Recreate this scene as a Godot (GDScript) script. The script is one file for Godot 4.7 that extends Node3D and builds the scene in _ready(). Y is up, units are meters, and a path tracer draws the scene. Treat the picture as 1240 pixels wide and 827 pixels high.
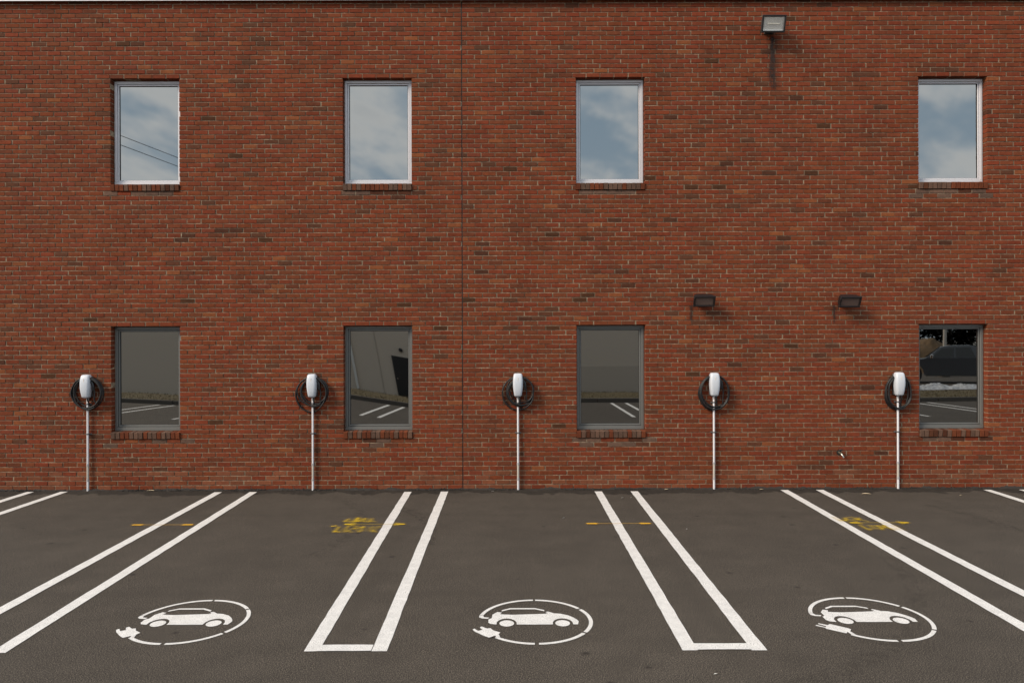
extends Node3D

# Side wall of a two-storey brick building with five wall-mounted vehicle chargers and painted parking stalls.
# The wall's face is the plane z = 0, the ground is y = 0, the camera stands 10.4 m in front of the wall.

const COURSE := 0.06773
const MODULE := 0.2032
const JOINT := 0.0116
const BRICK_H := COURSE - JOINT
const COURSES := 105
const WALL_LEFT := -9.1
const WALL_RIGHT := 9.1
const REVEAL := 0.09
const CONTROL_X := -0.718

var rng := RandomNumberGenerator.new()
var M := {}
var openings := []      # x0, x1, first course, last course (exclusive)
var used_names := {}

# ------------------------------------------------------------------ helpers
func numbered(called: String) -> String:
	if not used_names.has(called):
		used_names[called] = 0
		return called
	used_names[called] += 1
	return "%s_%03d" % [called, used_names[called]]

func tag(o: Node, label: String, category: String, group := "", kind := "") -> Node:
	if label != "": o.set_meta("label", label)
	if category != "": o.set_meta("category", category)
	if group != "": o.set_meta("group", group)
	if kind != "": o.set_meta("kind", kind)
	return o

func thing(called: String, at: Vector3, turn := 0.0) -> Node3D:
	var o := Node3D.new()
	o.name = numbered(called)
	add_child(o)
	o.position = at
	o.rotation.y = turn
	return o

func put(called: String, mesh: Mesh, m: Material, parent: Node = null) -> MeshInstance3D:
	var o := MeshInstance3D.new()
	o.mesh = mesh
	o.material_override = m
	if parent == null or parent == self:
		o.name = numbered(called)
		add_child(o)
	else:
		o.name = called
		parent.add_child(o, true)
	return o

func node(called: String, parent: Node) -> Node3D:
	var o := Node3D.new()
	o.name = called
	parent.add_child(o, true)
	return o

func begin() -> SurfaceTool:
	var st := SurfaceTool.new()
	st.begin(Mesh.PRIMITIVE_TRIANGLES)
	return st

func done(st: SurfaceTool) -> ArrayMesh:
	st.generate_normals()
	return st.commit()

# a, b, c, d run clockwise seen from outside
func quad(st: SurfaceTool, a: Vector3, b: Vector3, c: Vector3, d: Vector3) -> void:
	for p in [a, b, c, a, c, d]:
		st.add_vertex(p)

# box with chamfered edges
func box(st: SurfaceTool, c: Vector3, s: Vector3, bev := 0.0, basis := Basis()) -> void:
	st.set_smooth_group(-1)
	var h := s * 0.5
	if bev <= 0.0:
		for ax in 3:
			for sg in [-1.0, 1.0]:
				var n := Vector3.ZERO; n[ax] = sg
				var u := Vector3.ZERO; u[(ax + 1) % 3] = 1.0
				var v := Vector3.ZERO; v[(ax + 2) % 3] = sg
				var o := n * h
				quad(st, c + basis * (o - u * h - v * h), c + basis * (o - u * h + v * h), c + basis * (o + u * h + v * h), c + basis * (o + u * h - v * h))
		return
	var corner := func(sx: float, sy: float, sz: float, ax: int) -> Vector3:
		var p := Vector3(sx * (h.x - bev), sy * (h.y - bev), sz * (h.z - bev))
		var sgn := Vector3(sx, sy, sz)
		p[ax] = sgn[ax] * h[ax]
		return c + basis * p
	for ax in 3:
		var b1 := (ax + 1) % 3
		var b2 := (ax + 2) % 3
		for sg in [-1.0, 1.0]:
			var pts := []
			for uv in ([[-1, -1], [-1, 1], [1, 1], [1, -1]] if sg > 0 else [[-1, -1], [1, -1], [1, 1], [-1, 1]]):
				var s3 := Vector3.ZERO
				s3[ax] = sg; s3[b1] = uv[0]; s3[b2] = uv[1]
				pts.append(corner.call(s3.x, s3.y, s3.z, ax))
			quad(st, pts[0], pts[1], pts[2], pts[3])
		for s1 in [-1.0, 1.0]:      # chamfers along axis ax
			for s2 in [-1.0, 1.0]:
				var lo := Vector3.ZERO; lo[ax] = -1; lo[b1] = s1; lo[b2] = s2
				var hi := lo; hi[ax] = 1
				var p := [corner.call(lo.x, lo.y, lo.z, b1), corner.call(hi.x, hi.y, hi.z, b1), corner.call(hi.x, hi.y, hi.z, b2), corner.call(lo.x, lo.y, lo.z, b2)]
				if s1 * s2 > 0:
					quad(st, p[0], p[1], p[2], p[3])
				else:
					quad(st, p[3], p[2], p[1], p[0])
	for sx in [-1.0, 1.0]:
		for sy in [-1.0, 1.0]:
			for sz in [-1.0, 1.0]:
				var a = corner.call(sx, sy, sz, 0)
				var b = corner.call(sx, sy, sz, 1)
				var d = corner.call(sx, sy, sz, 2)
				for p in ([a, d, b] if sx * sy * sz > 0 else [a, b, d]):
					st.add_vertex(p)

# ring-by-ring skin; every ring runs the same way round
func skin(st: SurfaceTool, rings: Array, closed := true, cap := true) -> void:
	st.set_smooth_group(1)
	for i in rings.size() - 1:
		var r0: PackedVector3Array = rings[i]
		var r1: PackedVector3Array = rings[i + 1]
		var n := r0.size()
		for k in (n if closed else n - 1):
			var k2 := (k + 1) % n
			quad(st, r0[k], r1[k], r1[k2], r0[k2])
	if cap:
		st.set_smooth_group(2)
		for e in [0, rings.size() - 1]:
			var r: PackedVector3Array = rings[e]
			var c := Vector3.ZERO
			for p in r: c += p
			c /= r.size()
			for k in r.size():
				var k2 := (k + 1) % r.size()
				if e == 0:
					st.add_vertex(c); st.add_vertex(r[k]); st.add_vertex(r[k2])
				else:
					st.add_vertex(c); st.add_vertex(r[k2]); st.add_vertex(r[k])

func tube(st: SurfaceTool, path: PackedVector3Array, r0: float, sides := 10, r1 := -1.0) -> void:
	if r1 < 0: r1 = r0
	var rings := []
	var up := Vector3(0.13, 0.2, 1).normalized()
	var last_n := Vector3.ZERO
	for i in path.size():
		var t := (path[mini(i + 1, path.size() - 1)] - path[maxi(i - 1, 0)]).normalized()
		var n := (up - t * up.dot(t)).normalized() if last_n == Vector3.ZERO else (last_n - t * last_n.dot(t)).normalized()
		last_n = n
		var b := t.cross(n)
		var r: float = lerp(r0, r1, float(i) / maxf(1, path.size() - 1))
		var ring := PackedVector3Array()
		for k in sides:
			var a := TAU * k / sides
			ring.append(path[i] + (n * cos(a) + b * sin(a)) * r)
		rings.append(ring)
	skin(st, rings)

func cyl(st: SurfaceTool, a: Vector3, b: Vector3, r: float, sides := 14) -> void:
	tube(st, PackedVector3Array([a, b]), r, sides)

func catmull(pts: Array, per := 8) -> PackedVector3Array:
	var out := PackedVector3Array()
	for i in pts.size() - 1:
		var p0: Vector3 = pts[maxi(i - 1, 0)]
		var p1: Vector3 = pts[i]
		var p2: Vector3 = pts[i + 1]
		var p3: Vector3 = pts[mini(i + 2, pts.size() - 1)]
		for k in per:
			out.append(p1.cubic_interpolate(p2, p0, p3, float(k) / per))
	out.append(pts[-1])
	return out

# flat polygon on the ground (x, z), facing up
func flat(st: SurfaceTool, poly: PackedVector2Array, y := 0.0) -> void:
	var idx := Geometry2D.triangulate_polygon(poly)
	st.set_smooth_group(-1)
	for t in range(0, idx.size(), 3):
		var a := poly[idx[t]]; var b := poly[idx[t + 1]]; var c := poly[idx[t + 2]]
		var up := (b - a).cross(c - a) > 0
		for p in ([a, b, c] if up else [a, c, b]):
			st.set_normal(Vector3.UP)
			st.set_uv(p)
			st.add_vertex(Vector3(p.x, y, p.y))

# prism: outline in (x, y), extruded along z from z0 to z1
func prism(st: SurfaceTool, poly: PackedVector2Array, z0: float, z1: float, inset := 0.0) -> void:
	st.set_smooth_group(-1)
	if Geometry2D.is_polygon_clockwise(poly):
		poly = poly.duplicate(); poly.reverse()
	var idx := Geometry2D.triangulate_polygon(poly)
	var c := Vector2.ZERO
	for p in poly: c += p
	c /= poly.size()
	var pt := func(i: int, front: bool) -> Vector3:
		return Vector3(poly[i].x, poly[i].y, z1 if front else z0)
	for t in range(0, idx.size(), 3):
		var a := idx[t]; var b := idx[t + 1]; var d := idx[t + 2]
		if (poly[b] - poly[a]).cross(poly[d] - poly[a]) < 0:
			var x := b; b = d; d = x
		for i in [a, d, b]: st.add_vertex(pt.call(i, true))
		for i in [a, b, d]: st.add_vertex(pt.call(i, false))
	for i in poly.size():
		var j := (i + 1) % poly.size()
		quad(st, pt.call(i, false), pt.call(i, true), pt.call(j, true), pt.call(j, false))

func srgb(r: float, g: float, b: float) -> Color:      # linear base colour -> albedo_color
	return Color(r, g, b).linear_to_srgb()

func mat(called: String, lin: Color, rough := 0.7, metal := 0.0) -> StandardMaterial3D:
	var m := StandardMaterial3D.new()
	m.resource_name = called
	m.albedo_color = lin.linear_to_srgb()
	m.roughness = rough
	m.metallic = metal
	M[called] = m
	return m

func noise(seed_: int, freq: float, oct := 4, gain := 0.5) -> FastNoiseLite:
	var n := FastNoiseLite.new()
	n.seed = seed_
	n.frequency = freq
	n.noise_type = FastNoiseLite.TYPE_SIMPLEX_SMOOTH
	n.fractal_octaves = oct
	n.fractal_gain = gain
	return n

func noise_bytes(n: FastNoiseLite, size: int) -> PackedByteArray:
	var im := n.get_seamless_image(size, size)
	im.convert(Image.FORMAT_L8)
	return im.get_data()

func tex(data: PackedByteArray, w: int, h: int, fmt := Image.FORMAT_RGB8) -> ImageTexture:
	return ImageTexture.create_from_image(Image.create_from_data(w, h, false, fmt, data))

# ------------------------------------------------------------------ materials
func make_materials() -> void:
	# --- brick: vertex colour gives each brick's tone, textures give grain and soot
	var s := 512
	var fine := noise_bytes(noise(3, 0.11, 4, 0.65), s)
	var mid := noise_bytes(noise(5, 0.022, 3), s)
	var d := PackedByteArray(); d.resize(s * s * 3)
	for i in s * s:
		var v := 0.66 + 0.18 * (fine[i] / 255.0) + 0.13 * (mid[i] / 255.0)
		if fine[i] > 205: v *= 1.08
		if fine[i] < 52: v *= 0.74
		v = clampf(v, 0, 1)
		d[i * 3] = int(255 * v); d[i * 3 + 1] = int(255 * v * 0.985); d[i * 3 + 2] = int(255 * v * 0.97)
	var bt := tex(d, s, s)
	var b := mat("brick", Color(1, 1, 1), 0.92)
	b.vertex_color_use_as_albedo = true
	b.albedo_texture = bt
	b.uv1_triplanar = true; b.uv1_world_triplanar = true
	b.uv1_scale = Vector3(1.37, 1.37, 1.37)
	b.heightmap_enabled = true
	b.heightmap_texture = tex(fine, s, s, Image.FORMAT_L8)
	b.heightmap_scale = 0.12
	b.metallic_specular = 0.3
	# weathering: broad, blotchy soot and pale bloom over several metres
	var w1 := noise_bytes(noise(11, 0.012, 5, 0.6), s)
	var w2 := noise_bytes(noise(12, 0.05, 3, 0.6), s)
	var dd := PackedByteArray(); dd.resize(s * s * 3)
	for i in s * s:
		var soot := smoothstep(0.30, 0.80, w1[i] / 255.0)
		var fleck := smoothstep(0.62, 0.85, w2[i] / 255.0)
		var v := 1.0 - 0.07 * soot - 0.05 * fleck
		dd[i * 3] = int(255 * v); dd[i * 3 + 1] = int(255 * minf(1, v * 1.02)); dd[i * 3 + 2] = int(255 * minf(1, v * 1.03))
	b.detail_enabled = true
	b.detail_blend_mode = BaseMaterial3D.BLEND_MODE_MUL
	b.detail_albedo = tex(dd, s, s)
	b.detail_uv_layer = BaseMaterial3D.DETAIL_UV_2
	b.uv2_triplanar = true; b.uv2_world_triplanar = true
	b.uv2_scale = Vector3(0.17, 0.17, 0.17)

	# --- mortar
	var mb := noise_bytes(noise(21, 0.03, 5, 0.65), s)
	var md := PackedByteArray(); md.resize(s * s * 3)
	for i in s * s:
		var v := 0.50 + 0.5 * (mb[i] / 255.0)
		md[i * 3] = int(255 * v); md[i * 3 + 1] = int(255 * v * 0.97); md[i * 3 + 2] = int(255 * v * 0.93)
	var mo := mat("mortar", Color(0.66, 0.535, 0.40), 0.95)
	mo.albedo_texture = tex(md, s, s)
	mo.uv1_triplanar = true; mo.uv1_world_triplanar = true
	mo.uv1_scale = Vector3(0.9, 0.9, 0.9)
	var hm: StandardMaterial3D = mo.duplicate()
	hm.resource_name = "head_mortar"
	hm.albedo_color = Color(0.43, 0.345, 0.255).linear_to_srgb()
	M.head_mortar = hm
	mat("stained_mortar", Color(0.035, 0.028, 0.024), 0.9)
	mat("sealant", Color(0.012, 0.010, 0.009), 0.8)

	# --- asphalt: stones in binder, with worn and oily patches over it
	s = 1024
	var a1 := noise_bytes(noise(31, 0.24, 3, 0.7), s)
	var a2 := noise_bytes(noise(32, 0.42, 2, 0.6), s)
	var a3 := noise_bytes(noise(33, 0.006, 4, 0.55), s)
	var ad := PackedByteArray(); ad.resize(s * s * 3)
	var ah := PackedByteArray(); ah.resize(s * s)
	rng.seed = 77
	for i in s * s:
		var g := a1[i] / 255.0 * 0.5 + a2[i] / 255.0 * 0.5
		var v := 0.50 + 1.6 * (g - 0.5) + 0.05 * (a3[i] / 255.0 - 0.5)
		if a2[i] > 200: v += 0.20
		var q := rng.randf()
		if q < 0.0008: v += 0.40
		v = clampf(v, 0.12, 1.0)
		ad[i * 3] = int(255 * v); ad[i * 3 + 1] = int(255 * v * 0.975); ad[i * 3 + 2] = int(255 * v * 0.95)
		ah[i] = int(clampf(g, 0, 1) * 255)
	var asp := mat("asphalt", Color(0.352, 0.310, 0.268), 0.88)
	asp.albedo_texture = tex(ad, s, s)
	asp.uv1_scale = Vector3(0.36, 0.36, 1)
	asp.heightmap_enabled = true
	asp.heightmap_texture = tex(ah, s, s, Image.FORMAT_L8)
	asp.heightmap_scale = 0.03
	asp.metallic_specular = 0.35
	asp.detail_enabled = true
	asp.detail_blend_mode = BaseMaterial3D.BLEND_MODE_MUL
	asp.detail_uv_layer = BaseMaterial3D.DETAIL_UV_2
	asp.detail_albedo = asphalt_wear()

	# --- road paint: chalky white, worn through to the stones here and there
	s = 512
	var p1 := noise_bytes(noise(41, 0.22, 3, 0.7), s)
	var p2 := noise_bytes(noise(42, 0.018, 4, 0.6), s)
	for worn in 3:
		var pd := PackedByteArray(); pd.resize(s * s * 4)
		for i in s * s:
			var f := p1[i] / 255.0
			var c := p2[i] / 255.0
			var v := 0.90 + 0.10 * c - 0.10 * maxf(0, 0.45 - f)
			var hole: float = f + [0.62, 0.44, 0.25][worn] * (1.0 - c) * 0.9
			var al := 1.0
			if hole < [0.335, 0.37, 0.40][worn] : al = 0.0
			elif f < 0.36: v *= 0.80
			pd[i * 4] = int(255 * clampf(v, 0, 1)); pd[i * 4 + 1] = int(255 * clampf(v * 0.985, 0, 1)); pd[i * 4 + 2] = int(255 * clampf(v * 0.97, 0, 1)); pd[i * 4 + 3] = int(255 * al)
		var pm := mat(["line_paint", "worn_paint", "thin_paint"][worn], Color(0.80, 0.80, 0.80), 0.8)
		pm.albedo_texture = tex(pd, s, s, Image.FORMAT_RGBA8)
		pm.transparency = BaseMaterial3D.TRANSPARENCY_ALPHA_SCISSOR
		pm.alpha_scissor_threshold = 0.5
		pm.uv1_scale = Vector3(0.8, 0.8, 1)

	# --- metals, plastics, glass
	mat("aluminium", Color(0.60, 0.59, 0.62), 0.42, 0.15)
	mat("grey_aluminium", Color(0.165, 0.165, 0.158), 0.45, 0.25)
	mat("gasket", Color(0.02, 0.02, 0.02), 0.6)
	mat("caulk", Color(0.45, 0.38, 0.33), 0.8)
	var gl := mat("coated_glass", Color(0.378, 0.376, 0.366), 0.012, 1.0)
	gl.metallic_specular = 0.5
	mat("coping_metal", Color(0.84, 0.84, 0.85), 0.45, 0.0)
	var wh := mat("charger_shell", Color(0.58, 0.61, 0.67), 0.42)
	wh.clearcoat_enabled = true; wh.clearcoat = 0.25; wh.clearcoat_roughness = 0.3
	mat("charger_back", Color(0.09, 0.09, 0.095), 0.5)
	mat("cable_rubber", Color(0.007, 0.007, 0.008), 0.55)
	mat("connector_plastic", Color(0.018, 0.018, 0.02), 0.3)
	mat("galvanised", Color(0.72, 0.71, 0.74), 0.5, 0.1)
	mat("coupling_metal", Color(0.46, 0.45, 0.46), 0.45, 0.3)
	mat("sleeve_metal", Color(0.50, 0.46, 0.41), 0.5, 0.1)
	mat("strap_metal", Color(0.16, 0.16, 0.165), 0.45, 0.5)
	mat("status_light", Color(0.75, 0.62, 0.5), 0.3)
	mat("lamp_black", Color(0.014, 0.012, 0.012), 0.45)
	mat("lamp_bronze", Color(0.012, 0.008, 0.008), 0.5)
	mat("lamp_grey", Color(0.16, 0.15, 0.15), 0.5)
	mat("reflector", Color(0.75, 0.73, 0.68), 0.25, 0.7)
	mat("frosted_bulb", Color(0.8, 0.74, 0.6), 0.4)
	mat("bronze_lens", Color(0.13, 0.085, 0.072), 0.25)
	var lg := mat("lamp_glass", Color(0.9, 0.9, 0.9), 0.03)
	lg.transparency = BaseMaterial3D.TRANSPARENCY_ALPHA
	lg.albedo_color.a = 0.12
	mat("brass", Color(0.30, 0.27, 0.20), 0.4, 0.7)
	mat("tap_handle", Color(0.02, 0.02, 0.02), 0.5)
	mat("spout_metal", Color(0.42, 0.41, 0.38), 0.3, 0.8)
	mat("dry_leaf", Color(0.42, 0.26, 0.12), 0.8)
	mat("pale_leaf", Color(0.62, 0.50, 0.34), 0.8)
	mat("paper", Color(0.7, 0.68, 0.64), 0.8)
	mat("dark_grit", Color(0.025, 0.021, 0.018), 0.95)
	mat("roofing", Color(0.12, 0.12, 0.12), 0.9)
	# --- the far side of the lot
	mat("pale_siding", Color(0.56, 0.475, 0.385), 0.85)
	mat("dado_siding", Color(0.47, 0.40, 0.325), 0.85)
	mat("door_black", Color(0.012, 0.012, 0.012), 0.4)
	mat("downspout_paint", Color(0.66, 0.64, 0.60), 0.6)
	mat("kerb_concrete", Color(0.10, 0.085, 0.07), 0.9)
	mat("pole_paint", Color(0.42, 0.38, 0.33), 0.7)
	mat("wood_pole", Color(0.09, 0.065, 0.045), 0.9)
	mat("wire", Color(0.01, 0.01, 0.01), 0.6)
	mat("truck_paint", Color(0.012, 0.015, 0.020), 0.25)
	(M.truck_paint as StandardMaterial3D).clearcoat_enabled = true
	mat("truck_glass", Color(0.01, 0.012, 0.014), 0.05)
	mat("truck_trim", Color(0.015, 0.015, 0.015), 0.6)
	mat("chrome", Color(0.6, 0.6, 0.6), 0.15, 1.0)
	mat("tail_red", Color(0.25, 0.01, 0.008), 0.25)
	mat("tyre", Color(0.012, 0.012, 0.012), 0.85)
	for e in [["grass", Color(0.175, 0.125, 0.045), 0.08, 51], ["snow", Color(0.80, 0.81, 0.84), 0.03, 52], ["mulch", Color(0.24, 0.145, 0.07), 0.1, 53], ["soil", Color(0.12, 0.10, 0.065), 0.02, 54], ["bark", Color(0.05, 0.038, 0.028), 0.08, 55]]:
		var im := noise_bytes(noise(e[3], e[2], 4, 0.65), 256)
		var gd := PackedByteArray(); gd.resize(256 * 256 * 3)
		for i in 256 * 256:
			var v := clampf(0.45 + 0.55 * im[i] / 255.0, 0, 1)
			gd[i * 3] = int(255 * v); gd[i * 3 + 1] = int(255 * v); gd[i * 3 + 2] = int(255 * v)
		var m := mat(e[0], e[1], 0.95)
		m.albedo_texture = tex(gd, 256, 256)
		m.uv1_triplanar = true; m.uv1_world_triplanar = true
		m.uv1_scale = Vector3(0.7, 0.7, 0.7)
	var lf := mat("evergreen_leaf", Color(1, 1, 1), 0.8)
	lf.vertex_color_use_as_albedo = true

# 20 x 20 m of the lot in front of the wall: tyre polish, oil drips, dirt washed to the foot of the wall
func asphalt_wear() -> ImageTexture:
	var s := 1024
	var n1 := noise(61, 0.006, 5, 0.6)
	var n2 := noise(62, 0.03, 4, 0.6)
	var n3 := noise(63, 0.09, 3, 0.6)
	var d := PackedByteArray(); d.resize(s * s * 3)
	for j in s:
		var z := 20.0 * (j + 0.5) / s
		for i in s:
			var a := n1.get_noise_2d(i, j * 1.6)
			var v := 0.92 + 0.05 * a + 0.04 * n2.get_noise_2d(i * 0.5, j * 1.5)
			# silt along the wall foot, ragged edge
			var edge := 0.30 + 0.22 * n2.get_noise_2d(i * 0.8, 400) + 0.10 * n3.get_noise_2d(i, 900)
			if z < edge + 0.05 * n3.get_noise_2d(i, j):
				v *= 0.70 + 0.12 * n3.get_noise_2d(i * 1.5, j * 1.5)
			v = clampf(v, 0.4, 1.0)
			d[(j * s + i) * 3] = int(255 * v); d[(j * s + i) * 3 + 1] = int(255 * v); d[(j * s + i) * 3 + 2] = int(255 * v * 0.995)
	# faint scuffs where tyres turned in
	for t in [[-4.4, 2.2, 2.6, -0.6, 1.0], [-3.1, 2.6, 2.2, -0.8, 0.9], [0.5, 3.0, 3.2, 0.1, 1.1], [2.9, 2.4, 2.8, -0.5, 0.8], [5.6, 3.1, 2.4, 0.2, 1.2]]:
		for k in 900:
			var a: float = t[3] + t[4] * k / 900.0
			for q in 7:
				var rr: float = t[2] + (q - 3) * 0.02
				var px := int((t[0] + rr * cos(a) + 10.0) / 20.0 * s)
				var pz := int((t[1] + rr * sin(a)) / 20.0 * s)
				if px < 0 or px >= s or pz < 0 or pz >= s: continue
				if n3.get_noise_2d(px * 2.0, pz * 2.0) < 0.05: continue
				for c in 3: d[(pz * s + px) * 3 + c] = maxi(150, int(d[(pz * s + px) * 3 + c] * 0.985))
	# drips and dark spots
	rng.seed = 91
	for k in 60:
		var cx := rng.randf_range(60, s - 60)
		var cy := rng.randf_range(8, 330)
		var r := rng.randf_range(0.8, 2.4)
		for dy in range(-4, 5):
			for dx in range(-4, 5):
				var q := Vector2(dx, dy * 1.3).length() / r
				if q < 1.0 and cy + dy > 0:
					var at := (int(cy + dy) * s + int(cx + dx)) * 3
					for c in 3: d[at + c] = int(d[at + c] * lerpf(0.55, 1.0, q))
	return tex(d, s, s)

# ------------------------------------------------------------------ sky
func make_sky() -> Sky:
	var w := 2048
	var h := 1024
	var im := Image.create(w, h, false, Image.FORMAT_RGBF)
	im.fill(Color(0.42, 0.40, 0.38))
	var n := noise(7, 3.8, 7, 0.64)
	var n2 := noise(8, 1.0, 3, 0.5)
	for j in h / 2:
		var el := (0.5 - (j + 0.5) / h) * PI
		var ce := cos(el)
		var y := sin(el)
		var blue := Color(0.29, 0.44, 0.60).lerp(Color(0.55, 0.66, 0.75), pow(1.0 - y, 2.6))
		for i in w:
			var az := TAU * (i + 0.5) / w
			# cloud sheet overhead, seen in perspective
			var px := cos(az) * ce / (y + 0.45)
			var pz := sin(az) * ce / (y + 0.45)
			var q := n.get_noise_2d(px + 0.35 * pz, pz * 0.8) + 0.5 * n2.get_noise_2d(px, pz)
			var cover := smoothstep(-0.46, 0.36, q)
			var cloud := Color(0.93, 0.945, 0.94).lerp(Color(0.72, 0.76, 0.79), 0.7 * smoothstep(0.05, 0.55, q))
			im.set_pixel(i, j, blue.lerp(cloud, cover * 0.92))
	var pm := PanoramaSkyMaterial.new()
	pm.panorama = ImageTexture.create_from_image(im)
	var sky := Sky.new()
	sky.sky_material = pm
	return sky

# ------------------------------------------------------------------ brickwork
var tones: Array[Color] = []
var brick_meshes := {}

func make_tones() -> void:
	rng.seed = 5
	# common reds (0-15), browns (16-21), dark headers (22-26), orange (27-29), greyed (30-31)
	for k in 16:
		var v := rng.randf_range(0.90, 1.10)
		var c := Color(0.284, 0.061, 0.0255).lerp(Color(0.262, 0.067, 0.031), rng.randf())
		tones.append(Color(c.r * v, c.g * v * rng.randf_range(0.92, 1.1), c.b * v))
	for k in 6:
		var v := rng.randf_range(0.80, 1.05)
		tones.append(Color(0.250 * v, 0.073 * v, 0.034 * v))
	for k in 5:
		var v := rng.randf_range(0.75, 1.2)
		tones.append(Color(0.148 * v, 0.056 * v, 0.030 * v))
	for k in 3:
		var v := rng.randf_range(0.9, 1.1)
		tones.append(Color(0.34 * v, 0.105 * v, 0.040 * v))
	for k in 2:
		tones.append(Color(0.20, 0.115, 0.085) * (0.9 + 0.2 * k))
	for k in 3:
		tones.append(Color(0.290, 0.098, 0.050) * (0.9 + 0.12 * k))

func brick_mesh(l: float, h: float, deep: float, tone: int) -> ArrayMesh:
	var key := "%.4f %.4f %.3f %d" % [l, h, deep, tone]
	if brick_meshes.has(key): return brick_meshes[key]
	var b := 0.0028
	var x := l / 2; var y := h / 2
	var f := [Vector3(-x + b, -y + b, 0), Vector3(-x + b, y - b, 0), Vector3(x - b, y - b, 0), Vector3(x - b, -y + b, 0)]
	var m := [Vector3(-x, -y, -b), Vector3(-x, y, -b), Vector3(x, y, -b), Vector3(x, -y, -b)]
	var k := []
	for p in m: k.append(Vector3(p.x, p.y, -deep))
	var faces := [f]
	for i in 4:
		var j := (i + 1) % 4
		faces.append([m[i], m[j], f[j], f[i]])
		faces.append([k[i], k[j], m[j], m[i]])
	var v := PackedVector3Array(); var n := PackedVector3Array(); var c := PackedColorArray(); var ix := PackedInt32Array()
	for q in faces:
		var at := v.size()
		var nn: Vector3 = (q[2] - q[0]).cross(q[1] - q[0]).normalized()
		for p in q:
			v.append(p); n.append(nn); c.append(tones[tone])
		ix.append_array(PackedInt32Array([at, at + 1, at + 2, at, at + 2, at + 3]))
	var arr := []; arr.resize(Mesh.ARRAY_MAX)
	arr[Mesh.ARRAY_VERTEX] = v; arr[Mesh.ARRAY_NORMAL] = n; arr[Mesh.ARRAY_COLOR] = c; arr[Mesh.ARRAY_INDEX] = ix
	var am := ArrayMesh.new()
	am.add_surface_from_arrays(Mesh.PRIMITIVE_TRIANGLES, arr)
	brick_meshes[key] = am
	return am

func pick_tone(x: float, y: float, course: int, n: FastNoiseLite) -> int:
	var r := rng.randf()
	var cl := n.get_noise_2d(x * 0.55, y * 1.5)
	var dark := 0.026 + 0.06 * maxf(0, cl)
	var brown := 0.12 + 0.22 * cl + 0.22 * maxf(0, n.get_noise_2d(x * 0.13 + 50.0, y * 0.2))
	if course < 4 and r < 0.45: return 32 + rng.randi() % 3      # splashed with soil
	# washed, greyed course right under each sill
	for o in openings:
		if x > o[0] - 0.12 and x < o[1] + 0.12 and course < o[2] and course >= o[2] - 2:
			if rng.randf() < (0.65 if course == o[2] - 1 else 0.3): return [30, 31, 22, 17][rng.randi() % 4]
	if r < dark: return 22 + rng.randi() % 5
	if r < dark + 0.022: return 27 + rng.randi() % 3
	if r < dark + 0.022 + brown: return 16 + rng.randi() % 6
	return rng.randi() % 16

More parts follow.
